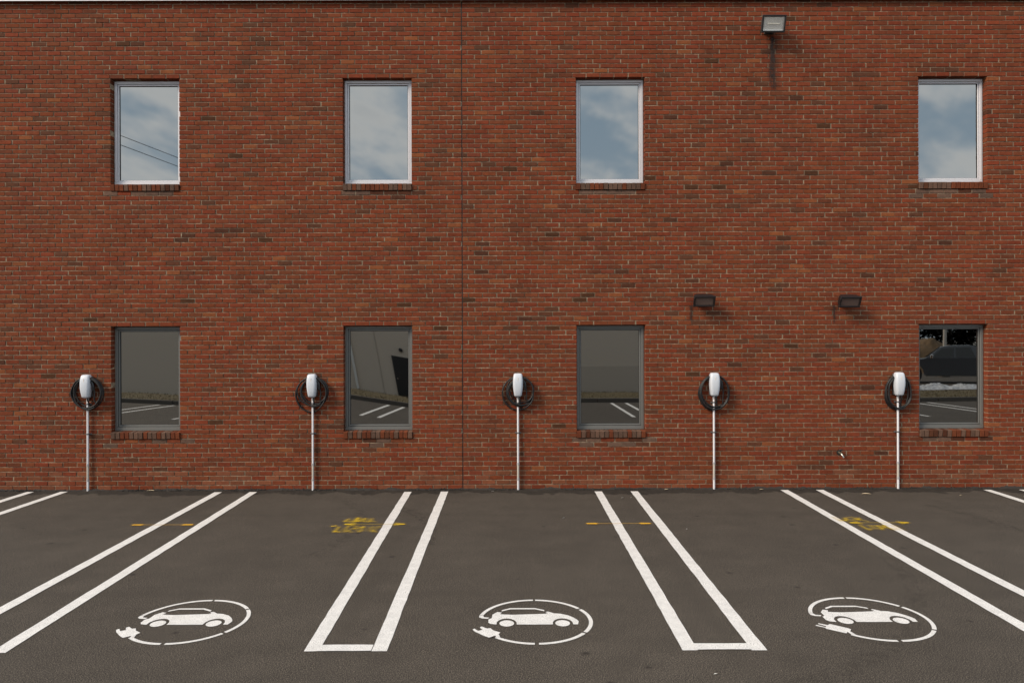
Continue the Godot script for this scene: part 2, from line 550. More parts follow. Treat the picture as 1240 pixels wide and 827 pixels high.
func build_wall(building: Node3D) -> void:
	var top := COURSES * COURSE
	# mortar bed with the openings left out: the wall's own solid
	var st := begin()
	var xs := [WALL_LEFT + 0.008]
	var g := 0.008
	for o in openings:
		xs.append(o[0] - g); xs.append(o[1] + g)
	xs.append(WALL_RIGHT - 0.008)
	xs.sort()
	var uniq := []
	for x in xs:
		if uniq.is_empty() or absf(x - uniq[-1]) > 0.001: uniq.append(x)
	for i in uniq.size() - 1:
		var x0: float = uniq[i]; var x1: float = uniq[i + 1]
		var cuts := []
		for o in openings:
			if x0 > o[0] - g - 0.001 and x1 < o[1] + g + 0.001:
				cuts.append([o[2] * COURSE - g, o[3] * COURSE + g])
		cuts.sort()
		var y := -0.3
		for c in cuts + [[top - 0.004, 0]]:
			box(st, Vector3((x0 + x1) / 2, (y + c[0]) / 2, -0.0098 - 0.12), Vector3(x1 - x0, c[0] - y, 0.24))
			y = c[1]
	var wall := put("wall", done(st), M.mortar, building)
	wall.set_meta("label", "red and brown running bond brick wall with pale mortar joints")
	# bricks
	rng.seed = 1234
	var cluster := noise(17, 1.0, 3)
	var heads: Array[Vector4] = []
	var list := []      # [transform, mesh, distance]
	for c in range(-1, COURSES):
		var y := c * COURSE + COURSE / 2
		var spans := []
		var slivers := []
		var x := WALL_LEFT
		var stops := [[CONTROL_X - 0.007, CONTROL_X + 0.007]]
		for o in openings:
			if c >= o[2] and c < o[3]: stops.append([o[0] - 0.0001, o[1] + 0.0001])
		stops.sort()
		var shift := (0.0 if c % 2 == 0 else MODULE / 2) + rng.randf_range(-0.012, 0.012)
		var i0 := WALL_LEFT - MODULE + shift + 0.03
		while i0 < WALL_RIGHT:
			var jt := rng.randf_range(-0.004, 0.004)
			var a := maxf(i0 + JOINT / 2 + jt, WALL_LEFT)
			var b := minf(i0 + MODULE - JOINT / 2 + jt + rng.randf_range(-0.002, 0.002), WALL_RIGHT)
			i0 += MODULE
			var pieces := [[a, b]]
			for s in stops:
				var nextp := []
				for p in pieces:
					if p[1] <= s[0] or p[0] >= s[1]: nextp.append(p)
					else:
						if p[0] < s[0]: nextp.append([p[0], s[0]])
						if p[1] > s[1]: nextp.append([s[1], p[1]])
				pieces = nextp
			for p in pieces:
				if p[1] - p[0] > 0.045: spans.append(p)
				elif p[1] - p[0] > 0.001: slivers.append(p)
		for v in slivers:      # too short to lay: the mason used a longer closer instead
			for p in spans:
				if (p[0] + p[1] - 2.0 * CONTROL_X) * (v[0] + v[1] - 2.0 * CONTROL_X) < 0.0: continue
				if absf(p[1] - v[0]) < 0.02: p[1] = v[1]
				elif absf(v[1] - p[0]) < 0.02: p[0] = v[0]
		for i in spans.size() - 1:
			var gap: float = spans[i + 1][0] - spans[i][1]
			if gap < 0.03 and absf(spans[i][1] - CONTROL_X) > 0.03:
				heads.append(Vector4(spans[i][1] - 0.001, spans[i + 1][0] + 0.001, y - BRICK_H / 2 - 0.001, y + BRICK_H / 2 + 0.001))
		for p in spans:
			var l: float = snappedf(p[1] - p[0], 0.002)
			var cx: float = (p[0] + p[1]) / 2
			var tone := pick_tone(cx, y, c, cluster)
			var h: float = BRICK_H + [-0.0012, 0.0, 0.0012][rng.randi() % 3]
			var t := Transform3D(Basis.from_euler(Vector3(rng.randfn(0, 0.009), rng.randfn(0, 0.006), rng.randfn(0, 0.0035))), Vector3(cx, y + rng.randf_range(-0.001, 0.001), rng.randfn(0, 0.0013)))
			list.append([t, brick_mesh(l, h, 0.10, tone), Vector2(cx, y - 2.14).length() if l > 0.18 else 99.0])
	# head joints: struck nearly flush, while the bed joints are raked back
	st = begin()
	st.set_smooth_group(-1)
	for e in heads:
		var z: float = -0.0066 + rng.randfn(0, 0.0013)
		quad(st, Vector3(e.x, e.z, z), Vector3(e.x, e.w, z), Vector3(e.y, e.w, z), Vector3(e.y, e.z, z))
		quad(st, Vector3(e.x, e.w, z), Vector3(e.x, e.w, -0.011), Vector3(e.y, e.w, -0.011), Vector3(e.y, e.w, z))
		quad(st, Vector3(e.y, e.z, z), Vector3(e.y, e.z, -0.011), Vector3(e.x, e.z, -0.011), Vector3(e.x, e.z, z))
	put("head_joints", done(st), M.head_mortar, wall).set_meta("kind", "stuff")
	list.sort_custom(func(p, q): return p[2] < q[2])
	for i in 300:
		var o := put("brick", list[i][1], M.brick, wall)
		o.transform = list[i][0]
	var v := PackedVector3Array(); var n := PackedVector3Array(); var cc := PackedColorArray(); var ix := PackedInt32Array()
	for i in range(300, list.size()):
		var t: Transform3D = list[i][0]
		var arr: Array = (list[i][1] as ArrayMesh).surface_get_arrays(0)
		var at := v.size()
		v.append_array(t * (arr[Mesh.ARRAY_VERTEX] as PackedVector3Array))
		n.append_array(Transform3D(t.basis, Vector3.ZERO) * (arr[Mesh.ARRAY_NORMAL] as PackedVector3Array))
		cc.append_array(arr[Mesh.ARRAY_COLOR])
		for k in arr[Mesh.ARRAY_INDEX]: ix.append(at + k)
	var big := []; big.resize(Mesh.ARRAY_MAX)
	big[Mesh.ARRAY_VERTEX] = v; big[Mesh.ARRAY_NORMAL] = n; big[Mesh.ARRAY_COLOR] = cc; big[Mesh.ARRAY_INDEX] = ix
	var am := ArrayMesh.new()
	am.add_surface_from_arrays(Mesh.PRIMITIVE_TRIANGLES, big)
	var rest := put("brickwork", am, M.brick, wall)
	rest.set_meta("kind", "stuff")
	# black run-off under the flood lights: a crust of soot on the brick faces, ragged and grainy
	for e in [[3.795, 5.66, 6.56, 0.30, 401], [2.60, 2.40, 2.66, 0.12, 402], [4.67, 2.38, 2.66, 0.12, 403]]:
		st = begin()
		for q in [[0, 0], [0, 1], [1, 1], [0, 0], [1, 1], [1, 0]]:
			st.set_normal(Vector3(0, 0, 1))
			st.set_uv(Vector2(q[0], 1 - q[1]))
			st.add_vertex(Vector3(e[0] + (q[0] - 0.5) * e[3], lerpf(e[1], e[2], q[1]), 0.0065))
		put("soot_stain", st.commit(), soot_material(e[4]), building)
	st = begin()
	box(st, Vector3(CONTROL_X, top / 2 - 0.02, -0.0095), Vector3(0.0138, top - 0.05, 0.01))
	put("control_joint", done(st), M.sealant, building)

func soot_material(seed_: int) -> StandardMaterial3D:
	var w := 96; var h := 256
	var n := noise(seed_, 0.03, 4, 0.6); var f := noise(seed_ + 50, 0.2, 3, 0.6)
	rng.seed = seed_
	var d := PackedByteArray(); d.resize(w * h * 4)
	for j in h:
		var v := float(j) / h
		for i in w:
			var u := (i + 0.5) / w - 0.5 + 0.08 * n.get_noise_2d(7, j * 0.6)
			var core := exp(-pow(u / 0.075, 2.0)) * (0.6 + 1.3 * n.get_noise_2d(40, j * 1.5))
			var halo := exp(-pow(u / (0.26 - 0.12 * v), 2.0)) * (0.38 + 0.9 * n.get_noise_2d(i * 2.0, j * 0.5))
			var ends := smoothstep(0.0, 0.06, v) * smoothstep(1.0, 0.72, v + 0.2 * n.get_noise_2d(i * 3.0, 3))
			var al := clampf((core * 0.95 + halo * 1.3) * ends * (0.8 + 0.6 * f.get_noise_2d(i, j)), 0, 0.85)
			d[(j * w + i) * 4] = 42; d[(j * w + i) * 4 + 1] = 33; d[(j * w + i) * 4 + 2] = 30
			d[(j * w + i) * 4 + 3] = int(255 * (al if absf((i + 0.5) / w - 0.5) < 0.47 else 0.0))
	var m := mat("soot_%d" % seed_, Color(1, 1, 1), 0.9)
	m.albedo_texture = tex(d, w, h, Image.FORMAT_RGBA8)
	m.transparency = BaseMaterial3D.TRANSPARENCY_ALPHA
	m.texture_repeat = false
	return m

func pane_mesh(w: float, h: float, twist: float, bulge: float) -> ArrayMesh:
	var st := begin()
	var nx := 10; var ny := 14
	var f := func(x: float, y: float) -> float:
		return twist * x * y + bulge * ((x * x) * 0.6 + y * y * 0.4)
	for j in ny:
		for i in nx:
			var p := []
			for c in [[0, 0], [0, 1], [1, 1], [0, 0], [1, 1], [1, 0]]:
				var x: float = (float(i + c[0]) / nx - 0.5) * w
				var y: float = (float(j + c[1]) / ny - 0.5) * h
				st.set_normal(Vector3(-(twist * y + bulge * 1.2 * x), -(twist * x + bulge * 0.8 * y), 1).normalized())
				st.add_vertex(Vector3(x, y, f.call(x, y)))
	return st.commit()

func frame_mesh(w: float, h: float, t: float, bottom: float, z0: float, z1: float, bev: float) -> SurfaceTool:
	var st := begin()
	var zc := (z0 + z1) / 2; var d := z1 - z0
	box(st, Vector3(0, h / 2 - t / 2, zc), Vector3(w, t, d), bev)
	box(st, Vector3(0, -h / 2 + bottom / 2, zc), Vector3(w, bottom, d), bev)
	for s in [-1, 1]:
		box(st, Vector3(s * (w / 2 - t / 2), (bottom - t) / 2, zc), Vector3(t, h - t - bottom - 0.0006, d - 0.002), bev)
	return st

func build_window(building: Node3D, o: Array, upper: bool, twist: float, bulge: float, lab: String) -> void:
	var x0: float = o[0]; var x1: float = o[1]
	var y0: float = o[2] * COURSE + 0.1016; var y1: float = o[3] * COURSE
	var win := node("window", building)
	win.position = Vector3((x0 + x1) / 2, (y0 + y1) / 2, -REVEAL)
	win.set_meta("label", lab)
	var w := x1 - x0; var h := y1 - y0
	put("frame", done(frame_mesh(w - 0.016, h - 0.012, 0.036, 0.042 if upper else 0.052, -0.07, 0.0, 0.003)), M.aluminium if upper else M.grey_aluminium, win)
	put("glazing_stop", done(frame_mesh(w - 0.096, h - 0.098 if upper else h - 0.110, 0.020, 0.022, -0.06, -0.016, 0.003)), M.aluminium if upper else M.grey_aluminium, win).position.y = 0.003 if upper else 0.009
	put("gasket", done(frame_mesh(w - 0.134, h - 0.136 if upper else h - 0.150, 0.007, 0.007, -0.05, -0.028, 0.0)), M.gasket, win).position.y = 0.003 if upper else 0.009
	put("caulk", done(frame_mesh(w + 0.004, h + 0.004, 0.009, 0.007, -0.05, -0.012, 0.0)), M.caulk, win)
	var p := put("pane", pane_mesh(w - 0.14, h - 0.15, twist, bulge), M.coated_glass, win)
	p.position = Vector3(0, 0.003 if upper else 0.008, -0.038)
	# rowlock sill: bricks on edge, sloped, a little proud of the wall
	var sill := node("window_sill", building)
	sill.position = Vector3((x0 + x1) / 2, o[2] * COURSE, 0)
	var st := begin()
	box(st, Vector3(0, 0.048, -0.085), Vector3(w - 0.012, 0.086, 0.155))
	put("mortar_bed", done(st), M.mortar, sill)
	var n := 15
	var pitch := (w + 0.004) / n
	for k in n:
		var r := rng.randf()
		var tone: int = 16 + rng.randi() % 6 if r < 0.42 else (22 + rng.randi() % 3 if r < 0.55 else 30 + rng.randi() % 2)
		var b := put("brick", brick_mesh(snappedf(pitch - 0.0085, 0.001), 0.094, 0.14, tone), M.brick, sill)
		b.transform = Transform3D(Basis.from_euler(Vector3(0.10 + rng.randfn(0, 0.012), rng.randfn(0, 0.01), rng.randfn(0, 0.006))), Vector3((k + 0.5) * pitch - (w + 0.004) / 2, 0.046 + rng.randf_range(-0.002, 0.001), 0.022 + rng.randfn(0, 0.002)))

func build_building() -> void:
	var building := thing("brick_building", Vector3.ZERO)
	tag(building, "two-storey red brick building with eight plain windows behind the parking stalls", "building")
	var cols := [-5.316, -1.946, 1.436, 6.403]
	for x in cols:
		for c in [64, 11]:
			openings.append([x - 0.4975, x + 0.4975, c, c + 24])
	build_wall(building)
	rng.seed = 44
	var names := ["window above the leftmost charger, wires mirrored in its glass", "upper window left of the control joint", "upper window right of the control joint", "upper window farthest right, beyond the big flood light"]
	var names2 := ["lower window beside the leftmost charger", "lower window mirroring a black door", "lower window mirroring a plain wall and grass strip", "lower window mirroring a black pickup truck"]
	var tw := [[-0.006, -0.004], [-0.003, -0.012], [0.0015, 0.0], [-0.002, 0.001]]
	for i in 4:
		build_window(building, openings[i * 2], true, tw[i][0], 0.0015, names[i])
		build_window(building, openings[i * 2 + 1], false, tw[i][1], 0.0008, names2[i])
	# metal coping and the rest of the block
	var st := begin()
	var top := COURSES * COURSE
	box(st, Vector3(0, top + 0.055, -0.12), Vector3(18.36, 0.05, 0.38), 0.004)
	box(st, Vector3(0, top - 0.006, 0.058), Vector3(18.36, 0.086, 0.014), 0.004)
	put("coping", done(st), M.coping_metal, building)
	st = begin()
	box(st, Vector3(0, top / 2 - 0.1, -6.25), Vector3(18.16, top - 0.1, 11.9))
	put("core", done(st), M.roofing, building)

# ------------------------------------------------------------------ chargers
func build_charger(x: float, y: float, k: int, lab: String) -> void:
	var root := thing("vehicle_charger", Vector3(x, 0, 0))
	tag(root, lab, "charger", "wall chargers along the brick wall")
	# shell: rounded shield, widest a little above the middle, bellied front
	var rings := []
	var prof := [[-0.180, 0.026, 0.030], [-0.178, 0.044, 0.046], [-0.170, 0.056, 0.058], [-0.150, 0.062, 0.068], [-0.08, 0.074, 0.080], [-0.02, 0.081, 0.086], [0.04, 0.083, 0.086], [0.10, 0.080, 0.082], [0.150, 0.073, 0.070], [0.170, 0.066, 0.060], [0.179, 0.054, 0.046], [0.182, 0.030, 0.028]]
	for q in prof:
		var ring := PackedVector3Array()
		for i in 32:
			var a := TAU * i / 32
			var cx := cos(a); var sz := sin(a)
			var px: float = signf(cx) * pow(absf(cx), 0.42) * q[1]
			var pz: float = signf(sz) * pow(absf(sz), 0.55)
			pz = 0.055 + (pz * q[2] if pz > 0 else pz * 0.02)
			ring.append(Vector3(px, q[0], pz))
		rings.append(ring)
	var st := begin()
	skin(st, rings)
	var shell := put("housing", done(st), M.charger_shell, root)
	shell.position = Vector3(0, y, 0.002)
	shell.scale = Vector3(0.89, 0.93, 0.96)
	st = begin()
	box(st, Vector3(0, y - 0.005, 0.018), Vector3(0.128, 0.30, 0.034), 0.006)
	put("mounting_plate", done(st), M.charger_back, root)
	st = begin()
	box(st, Vector3(0, y + 0.085, 0.1335), Vector3(0.005, 0.05, 0.006), 0.001)
	put("status_light", done(st), M.status_light, root)
	# conduit from the ground up to the housing
	st = begin()
	cyl(st, Vector3(0, 0.36, 0.036), Vector3(0, y - 0.165, 0.036), 0.0148)
	put("conduit", done(st), M.galvanised, root)
	st = begin()
	cyl(st, Vector3(0, 0.155, 0.036), Vector3(0, 0.375, 0.036), 0.0162)
	put("sleeve", done(st), M.sleeve_metal, root)
	st = begin()
	cyl(st, Vector3(0, -0.03, 0.036), Vector3(0, 0.16, 0.036), 0.0158)
	put("stub_pipe", done(st), M.galvanised, root)
	for cy in [0.155, y - 0.195, 0.375]:
		st = begin()
		cyl(st, Vector3(0, cy - 0.017, 0.036), Vector3(0, cy + 0.017, 0.036), 0.0188)
		put("coupling", done(st), M.coupling_metal, root)
	for cy in [0.82, y - 0.26]:
		st = begin()
		box(st, Vector3(0, cy, 0.009), Vector3(0.085, 0.020, 0.012), 0.002)
		cyl(st, Vector3(0, cy - 0.010, 0.036), Vector3(0, cy + 0.010, 0.036), 0.0172)
		put("strap", done(st), M.strap_metal, root)
	# hook that carries the coil
	st = begin()
	tube(st, catmull([Vector3(0.0, y + 0.10, 0.0), Vector3(0.0, y + 0.10, 0.05), Vector3(0, y + 0.115, 0.056)], 5), 0.008, 8)
	put("cable_hook", done(st), M.charger_back, root)
	# coiled cable
	rng.seed = 300 + k * 17
	var pts := [Vector3(0.02, y - 0.165, 0.075), Vector3(0.026, y - 0.21, 0.08)]
	var specs = [
		[[-0.015, -0.095, 0.235, 0.225], [0.02, -0.10, 0.205, 0.235], [0.03, -0.09, 0.20, 0.205], [-0.01, -0.10, 0.21, 0.215]],
		[[-0.035, -0.13, 0.235, 0.255], [0.03, -0.09, 0.195, 0.205], [0.035, -0.075, 0.185, 0.185], [0.02, -0.085, 0.21, 0.195]],
		[[-0.012, -0.115, 0.235, 0.25], [0.035, -0.09, 0.19, 0.20], [0.055, -0.08, 0.165, 0.175], [0.05, -0.10, 0.18, 0.20]],
		[[-0.01, -0.12, 0.205, 0.255], [0.012, -0.12, 0.21, 0.24], [0.0, -0.105, 0.20, 0.235], [0.02, -0.10, 0.19, 0.22]],
		[[-0.015, -0.125, 0.175, 0.245], [0.01, -0.12, 0.165, 0.245], [0.005, -0.11, 0.155, 0.225], [0.0, -0.115, 0.17, 0.235]]][k]
	for L in 6:
		var s: Array = specs[L % 4]
		var nxt: Array = specs[(L + 1) % 4]
		for i in 14:
			var u := i / 14.0
			var a := -PI * 0.42 - TAU * u
			var cx: float = lerp(s[0], nxt[0], u); var cy: float = lerp(s[1], nxt[1], u)
			var rx: float = lerp(s[2], nxt[2], u) + rng.randf_range(-0.008, 0.008); var ry: float = lerp(s[3], nxt[3], u) + rng.randf_range(-0.004, 0.004)
			pts.append(Vector3(cx + rx * cos(a), y + cy + ry * sin(a), 0.026 + 0.019 * ((L * 2 + (1 if u > 0.5 else 0)) % 4) + 0.012 * sin(u * TAU + L)))
	pts.append(Vector3(0.12, y - 0.20, 0.075))
	pts.append(Vector3(0.125, y - 0.10, 0.075))
	pts.append(Vector3(0.112, y - 0.02, 0.078))
	st = begin()
	tube(st, catmull(pts, 4), 0.0097, 8)
	put("cable", done(st), M.cable_rubber, root)
	# connector docked in the right flank of the housing
	var con := node("connector", root)
	con.position = Vector3(0.100, y + 0.0, 0.075)
	st = begin()
	tube(st, catmull([Vector3(0.006, -0.06, 0), Vector3(0.004, -0.01, 0.002), Vector3(-0.004, 0.035, 0.0), Vector3(-0.022, 0.06, 0)], 5), 0.017, 10, 0.021)
	put("grip", done(st), M.connector_plastic, con)
	st = begin()
	cyl(st, Vector3(-0.044, 0.064, 0), Vector3(-0.012, 0.060, 0), 0.024)
	put("nozzle", done(st), M.connector_plastic, con)

# ------------------------------------------------------------------ flood lights, tap
func build_flood(at: Vector3, tilt: float, dark: bool, lab: String, grp: String) -> void:
	var root := thing("flood_light", at)
	tag(root, lab, "flood light", grp)
	var shell: Material = M.lamp_bronze if dark else M.lamp_grey
	var rim: Material = M.lamp_bronze if dark else M.lamp_black
	var st := begin()
	box(st, Vector3(0, -0.02, 0.012), Vector3(0.13, 0.13, 0.022), 0.004)
	put("wall_plate", done(st), rim, root)
	st = begin()
	cyl(st, Vector3(0, -0.02, 0.02), Vector3(0, -0.02, 0.075), 0.022)
	put("arm", done(st), rim, root)
	var head := node("head", root)
	head.position = Vector3(0, 0, 0.15)
	head.rotation.x = tilt
	var w := 0.148 if dark else 0.165; var h := 0.078 if dark else 0.112
	var rings := []
	for q in [[-0.085, 0.55], [-0.08, 0.62], [-0.02, 0.9], [0.035, 0.98], [0.04, 1.0], [0.055, 1.0]]:
		var ring := PackedVector3Array()
		for i in 24:
			var a := TAU * i / 24
			ring.append(Vector3(signf(cos(a)) * pow(absf(cos(a)), 0.25) * w * q[1], signf(sin(a)) * pow(absf(sin(a)), 0.25) * h * q[1], q[0]))
		ring.reverse()
		rings.append(ring)
	st = begin()
	skin(st, rings)
	put("body", done(st), shell, head)
	st = begin()
	var t := 0.024
	for s in [-1, 1]:
		box(st, Vector3(0, s * (h - t / 2 + 0.004), 0.068), Vector3(2 * w + 0.008, t, 0.034), 0.004)
		box(st, Vector3(s * (w - t / 2 + 0.004), 0, 0.068), Vector3(t, 2 * h - 2 * t + 0.007, 0.033), 0.004)
	put("rim", done(st), rim, head)
	if dark:
		st = begin()
		box(st, Vector3(0, 0, 0.064), Vector3(2 * (w - t) + 0.01, 2 * (h - t) + 0.01, 0.012), 0.002)
		put("lens", done(st), M.bronze_lens, head)
	else:
		st = begin()
		var rr := []
		for i in 13:
			var a := PI * i / 12.0
			var line := PackedVector3Array()
			for xx in [-(w - t), (w - t)]:
				line.append(Vector3(xx, cos(a) * (h - t), 0.064 - sin(a) * 0.006))
			rr.append(line)
		skin(st, rr, false, false)
		put("reflector", done(st), M.reflector, head)
		st = begin()
		tube(st, PackedVector3Array([Vector3(-0.085, 0, 0.068), Vector3(0.085, 0, 0.068)]), 0.008, 10)
		put("tube_bulb", done(st), M.frosted_bulb, head)
		st = begin()
		box(st, Vector3(0, 0, 0.079), Vector3(2 * (w - t) + 0.006, 2 * (h - t) + 0.006, 0.003))
		put("lens", done(st), M.lamp_glass, head)

func build_tap() -> void:
	var root := thing("hose_tap", Vector3(4.735, 0.52, 0))
	tag(root, "small brass hose tap low on the brick wall near the rightmost charger", "tap")
	var st := begin()
	tube(st, PackedVector3Array([Vector3(0, 0, 0), Vector3(0, 0, 0.006), Vector3(0, 0, 0.012)]), 0.034, 16)
	put("flange", done(st), M.tap_handle, root)
	st = begin()
	tube(st, catmull([Vector3(0, 0, 0.01), Vector3(0, 0, 0.05), Vector3(0.002, -0.012, 0.085)], 5), 0.017, 10)
	put("valve_body", done(st), M.brass, root)
	st = begin()
	tube(st, catmull([Vector3(0.002, -0.012, 0.08), Vector3(0.010, -0.035, 0.10), Vector3(0.022, -0.062, 0.108)], 5), 0.013, 10)
	put("spout", done(st), M.spout_metal, root)
	st = begin()
	tube(st, PackedVector3Array([Vector3(-0.006, 0.014, 0.06), Vector3(-0.008, 0.04, 0.075)]), 0.007, 8)
	var ring := []
	for i in 17:
		var a := TAU * i / 16
		ring.append(Vector3(-0.008 + cos(a) * 0.028, 0.042 + sin(a) * 0.010, 0.076 + sin(a) * 0.024))
	tube(st, catmull(ring, 2), 0.006, 6)
	put("handle_wheel", done(st), M.tap_handle, root)

# ------------------------------------------------------------------ ground and paint
func sheet(x0: float, x1: float, z0: float, z1: float, y: float) -> ArrayMesh:
	var st := begin()
	for p in [Vector2(x0, z0), Vector2(x1, z0), Vector2(x1, z1), Vector2(x0, z0), Vector2(x1, z1), Vector2(x0, z1)]:
		st.set_normal(Vector3.UP)
		st.set_uv(p)
		st.set_uv2(Vector2((p.x + 10.0) / 20.0, p.y / 20.0))
		st.add_vertex(Vector3(p.x, y, p.y))
	return st.commit()

func stripe(st: SurfaceTool, a: Vector2, b: Vector2, width: float) -> void:
	# painted by hand machine: the edges wander by a few millimetres
	var n := maxi(2, int(a.distance_to(b) / 0.12))
	var d := (b - a).normalized()
	var s := Vector2(-d.y, d.x)
	var left := PackedVector2Array(); var right := PackedVector2Array()
	for i in n + 1:
		var p := a.lerp(b, float(i) / n)
		var end := rng.randf_range(-0.006, 0.006) if i == 0 or i == n else 0.0
		left.append(p - s * (width / 2 + rng.randf_range(-0.003, 0.003)) + d * end)
		right.append(p + s * (width / 2 + rng.randf_range(-0.003, 0.003)) + d * end)
	for i in n:
		flat(st, PackedVector2Array([left[i], left[i + 1], right[i + 1], right[i]]), 0.004)

func build_stall_marking(x_left: Array, x_right: Array, z0: float, z1: float, cross: bool, m: Material, lab: String) -> void:
	var root := thing("stall_marking", Vector3.ZERO)
	tag(root, lab, "road marking", "painted stall dividers")
	var wd := 0.106
	for e in [x_left, x_right]:
		var st := begin()
		stripe(st, Vector2(e[0], z0), Vector2(e[1], z1), wd)
		put("stripe", st.commit(), m, root)
	if cross:
		var st := begin()
		stripe(st, Vector2(x_left[1] + wd / 2 - 0.02, z1 - 0.055), Vector2(x_right[1] - wd / 2 + 0.0, z1 - 0.055), 0.10)
		var c := put("cross_stripe", st.commit(), m, root)
		c.position.y = 0.003

func ring_arc(st: SurfaceTool, a0: float, a1: float, r0: float, r1: float) -> void:
	var n := maxi(3, int(absf(a1 - a0) / 0.07))
	for i in n:
		var p: float = lerp(a0, a1, float(i) / n); var q: float = lerp(a0, a1, float(i + 1) / n)
		flat(st, PackedVector2Array([Vector2(cos(p), -sin(p)) * r0, Vector2(cos(q), -sin(q)) * r0, Vector2(cos(q), -sin(q)) * r1, Vector2(cos(p), -sin(p)) * r1]))

func v2(a: Array) -> PackedVector2Array:
	var o := PackedVector2Array()
	for p in a: o.append(Vector2(p[0], p[1]))
	return o

func arch(cx: float, cz: float, r: float, from: float, to: float) -> Array:
	var o := []
	for i in 9:
		var a: float = lerp(from, to, i / 8.0)
		o.append([cx + r * cos(a), cz - r * sin(a) * 1.28])
	return o

func build_symbol(at: Vector2, crisp: bool, m: Material, body_m: Material, lab: String) -> void:
	var root := thing("charging_symbol", Vector3(at.x, 0.004, at.y))
	tag(root, lab, "road marking", "painted electric car symbols")
	# cable ring, stencilled in segments
	for s in [[88, 34, 0], [90.5, 166, 0], [31, -32, 0], [-35, -88, 0], [-92, -133, 0]]:
		var st := begin()
		ring_arc(st, deg_to_rad(s[0]), deg_to_rad(s[1]), 0.412, 0.442)
		put("cable_ring", st.commit(), m, root)
	var st := begin()      # hook of the ring into the car's tail
	flat(st, v2([[-0.402, -0.098], [-0.431, -0.100], [-0.432, -0.062], [-0.408, -0.040], [-0.364, -0.034], [-0.352, -0.056], [-0.394, -0.066]]))
	put("cable_hook", st.commit(), m, root)
	# car body with the wheel arches cut out
	var body := [[-0.340, 0.068], [-0.357, 0.040], [-0.357, -0.024], [-0.333, -0.042], [-0.330, -0.115], [-0.292, -0.172], [-0.256, -0.159], [-0.270, -0.124], [-0.174, -0.112], [-0.054, -0.121], [0.085, -0.132], [0.106, -0.146], [0.088, -0.168], [0.110, -0.178], [0.155, -0.140], [0.202, -0.133], [0.262, -0.098], [0.300, -0.052], [0.322, -0.014], [0.334, 0.020], [0.323, 0.080], [0.288, 0.080]]
	body += arch(0.210, 0.062, 0.078, -0.18, PI + 0.18)
	body += [[0.0, 0.082]]
	body += arch(-0.217, 0.062, 0.078, -0.18, PI + 0.18)
	body += [[-0.30, 0.078]]
	st = begin()
	flat(st, v2(body))
	put("car_body", st.commit(), body_m, root)
	st = begin()
	var roof := [[-0.258, -0.196], [-0.190, -0.240], [0.007, -0.240], [0.080, -0.198]]
	for i in 3:
		var p := Vector2(roof[i][0], roof[i][1]); var q := Vector2(roof[i + 1][0], roof[i + 1][1])
		flat(st, PackedVector2Array([p + Vector2(0, -0.013), q + Vector2(0, -0.013), q + Vector2(0, 0.013), p + Vector2(0, 0.013)]))
	put("car_roof", st.commit(), m, root)
	for cx in [-0.216, 0.208]:
		st = begin()
		var w := []
		for i in 20:
			w.append([cx + 0.056 * cos(TAU * i / 20), 0.058 + 0.060 * sin(TAU * i / 20)])
		flat(st, v2(w))
		put("car_wheel", st.commit(), m, root)
	st = begin()
	var plug := [[-0.470, 0.175], [-0.457, 0.155], [-0.428, 0.197], [-0.396, 0.180], [-0.418, 0.133], [-0.404, 0.116], [-0.362, 0.155], [-0.338, 0.146], [-0.317, 0.187], [-0.262, 0.229], [-0.276, 0.260], [-0.300, 0.284], [-0.342, 0.319], [-0.382, 0.286], [-0.448, 0.214]]
	if crisp:
		plug = [[-0.484, 0.150], [-0.472, 0.134], [-0.420, 0.176], [-0.407, 0.160], [-0.452, 0.118], [-0.440, 0.102], [-0.388, 0.140], [-0.362, 0.118], [-0.262, 0.198], [-0.250, 0.220], [-0.272, 0.252], [-0.300, 0.268], [-0.318, 0.292], [-0.432, 0.206], [-0.424, 0.190]]
	flat(st, v2(plug))
	put("plug", st.commit(), m, root)
	st = begin()
	flat(st, v2([[-0.300, 0.255], [-0.275, 0.255], [-0.262, 0.315], [-0.292, 0.320]]))
	put("plug_neck", st.commit(), m, root).position.y = 0.001

# aerosol marks of a surveyor: strokes of soft overspray, thin to dense
func spray_material(called: String, strokes: Array, w: float, h: float, seed_: int, col: Color) -> StandardMaterial3D:
	var sx := 320
	var sy := int(sx * h / w)
	var dens := PackedFloat32Array(); dens.resize(sx * sy)
	for s in strokes:
		var a := Vector2(s[0] * sx, s[1] * sy); var b := Vector2(s[2] * sx, s[3] * sy)
		var r: float = s[4] * sx / w
		var pw: float = s[5]
		var lo := Vector2(minf(a.x, b.x), minf(a.y, b.y)) - Vector2(r, r) * 3
		var hi := Vector2(maxf(a.x, b.x), maxf(a.y, b.y)) + Vector2(r, r) * 3
		for j in range(maxi(0, int(lo.y)), mini(sy, int(hi.y) + 1)):
			for i in range(maxi(0, int(lo.x)), mini(sx, int(hi.x) + 1)):
				var p := Vector2(i, j)
				var q := Geometry2D.get_closest_point_to_segment(p, a, b)
				dens[j * sx + i] += pw * exp(-pow(p.distance_to(q) / r, 2.0))
	rng.seed = seed_
	var d := PackedByteArray(); d.resize(sx * sy * 4)
	for i in sx * sy:
		var e := minf(1.0, dens[i])
		var al := clampf(e * rng.randf_range(0.55, 1.15), 0, 0.92)
		if al < 0.03: al = 0.0
		d[i * 4] = int(255 * col.r); d[i * 4 + 1] = int(255 * col.g); d[i * 4 + 2] = int(255 * col.b); d[i * 4 + 3] = int(255 * al)
	var m := mat(called, Color(1, 1, 1), 0.8)
	m.albedo_texture = tex(d, sx, sy, Image.FORMAT_RGBA8)
	m.transparency = BaseMaterial3D.TRANSPARENCY_ALPHA
	m.texture_repeat = false
	return m

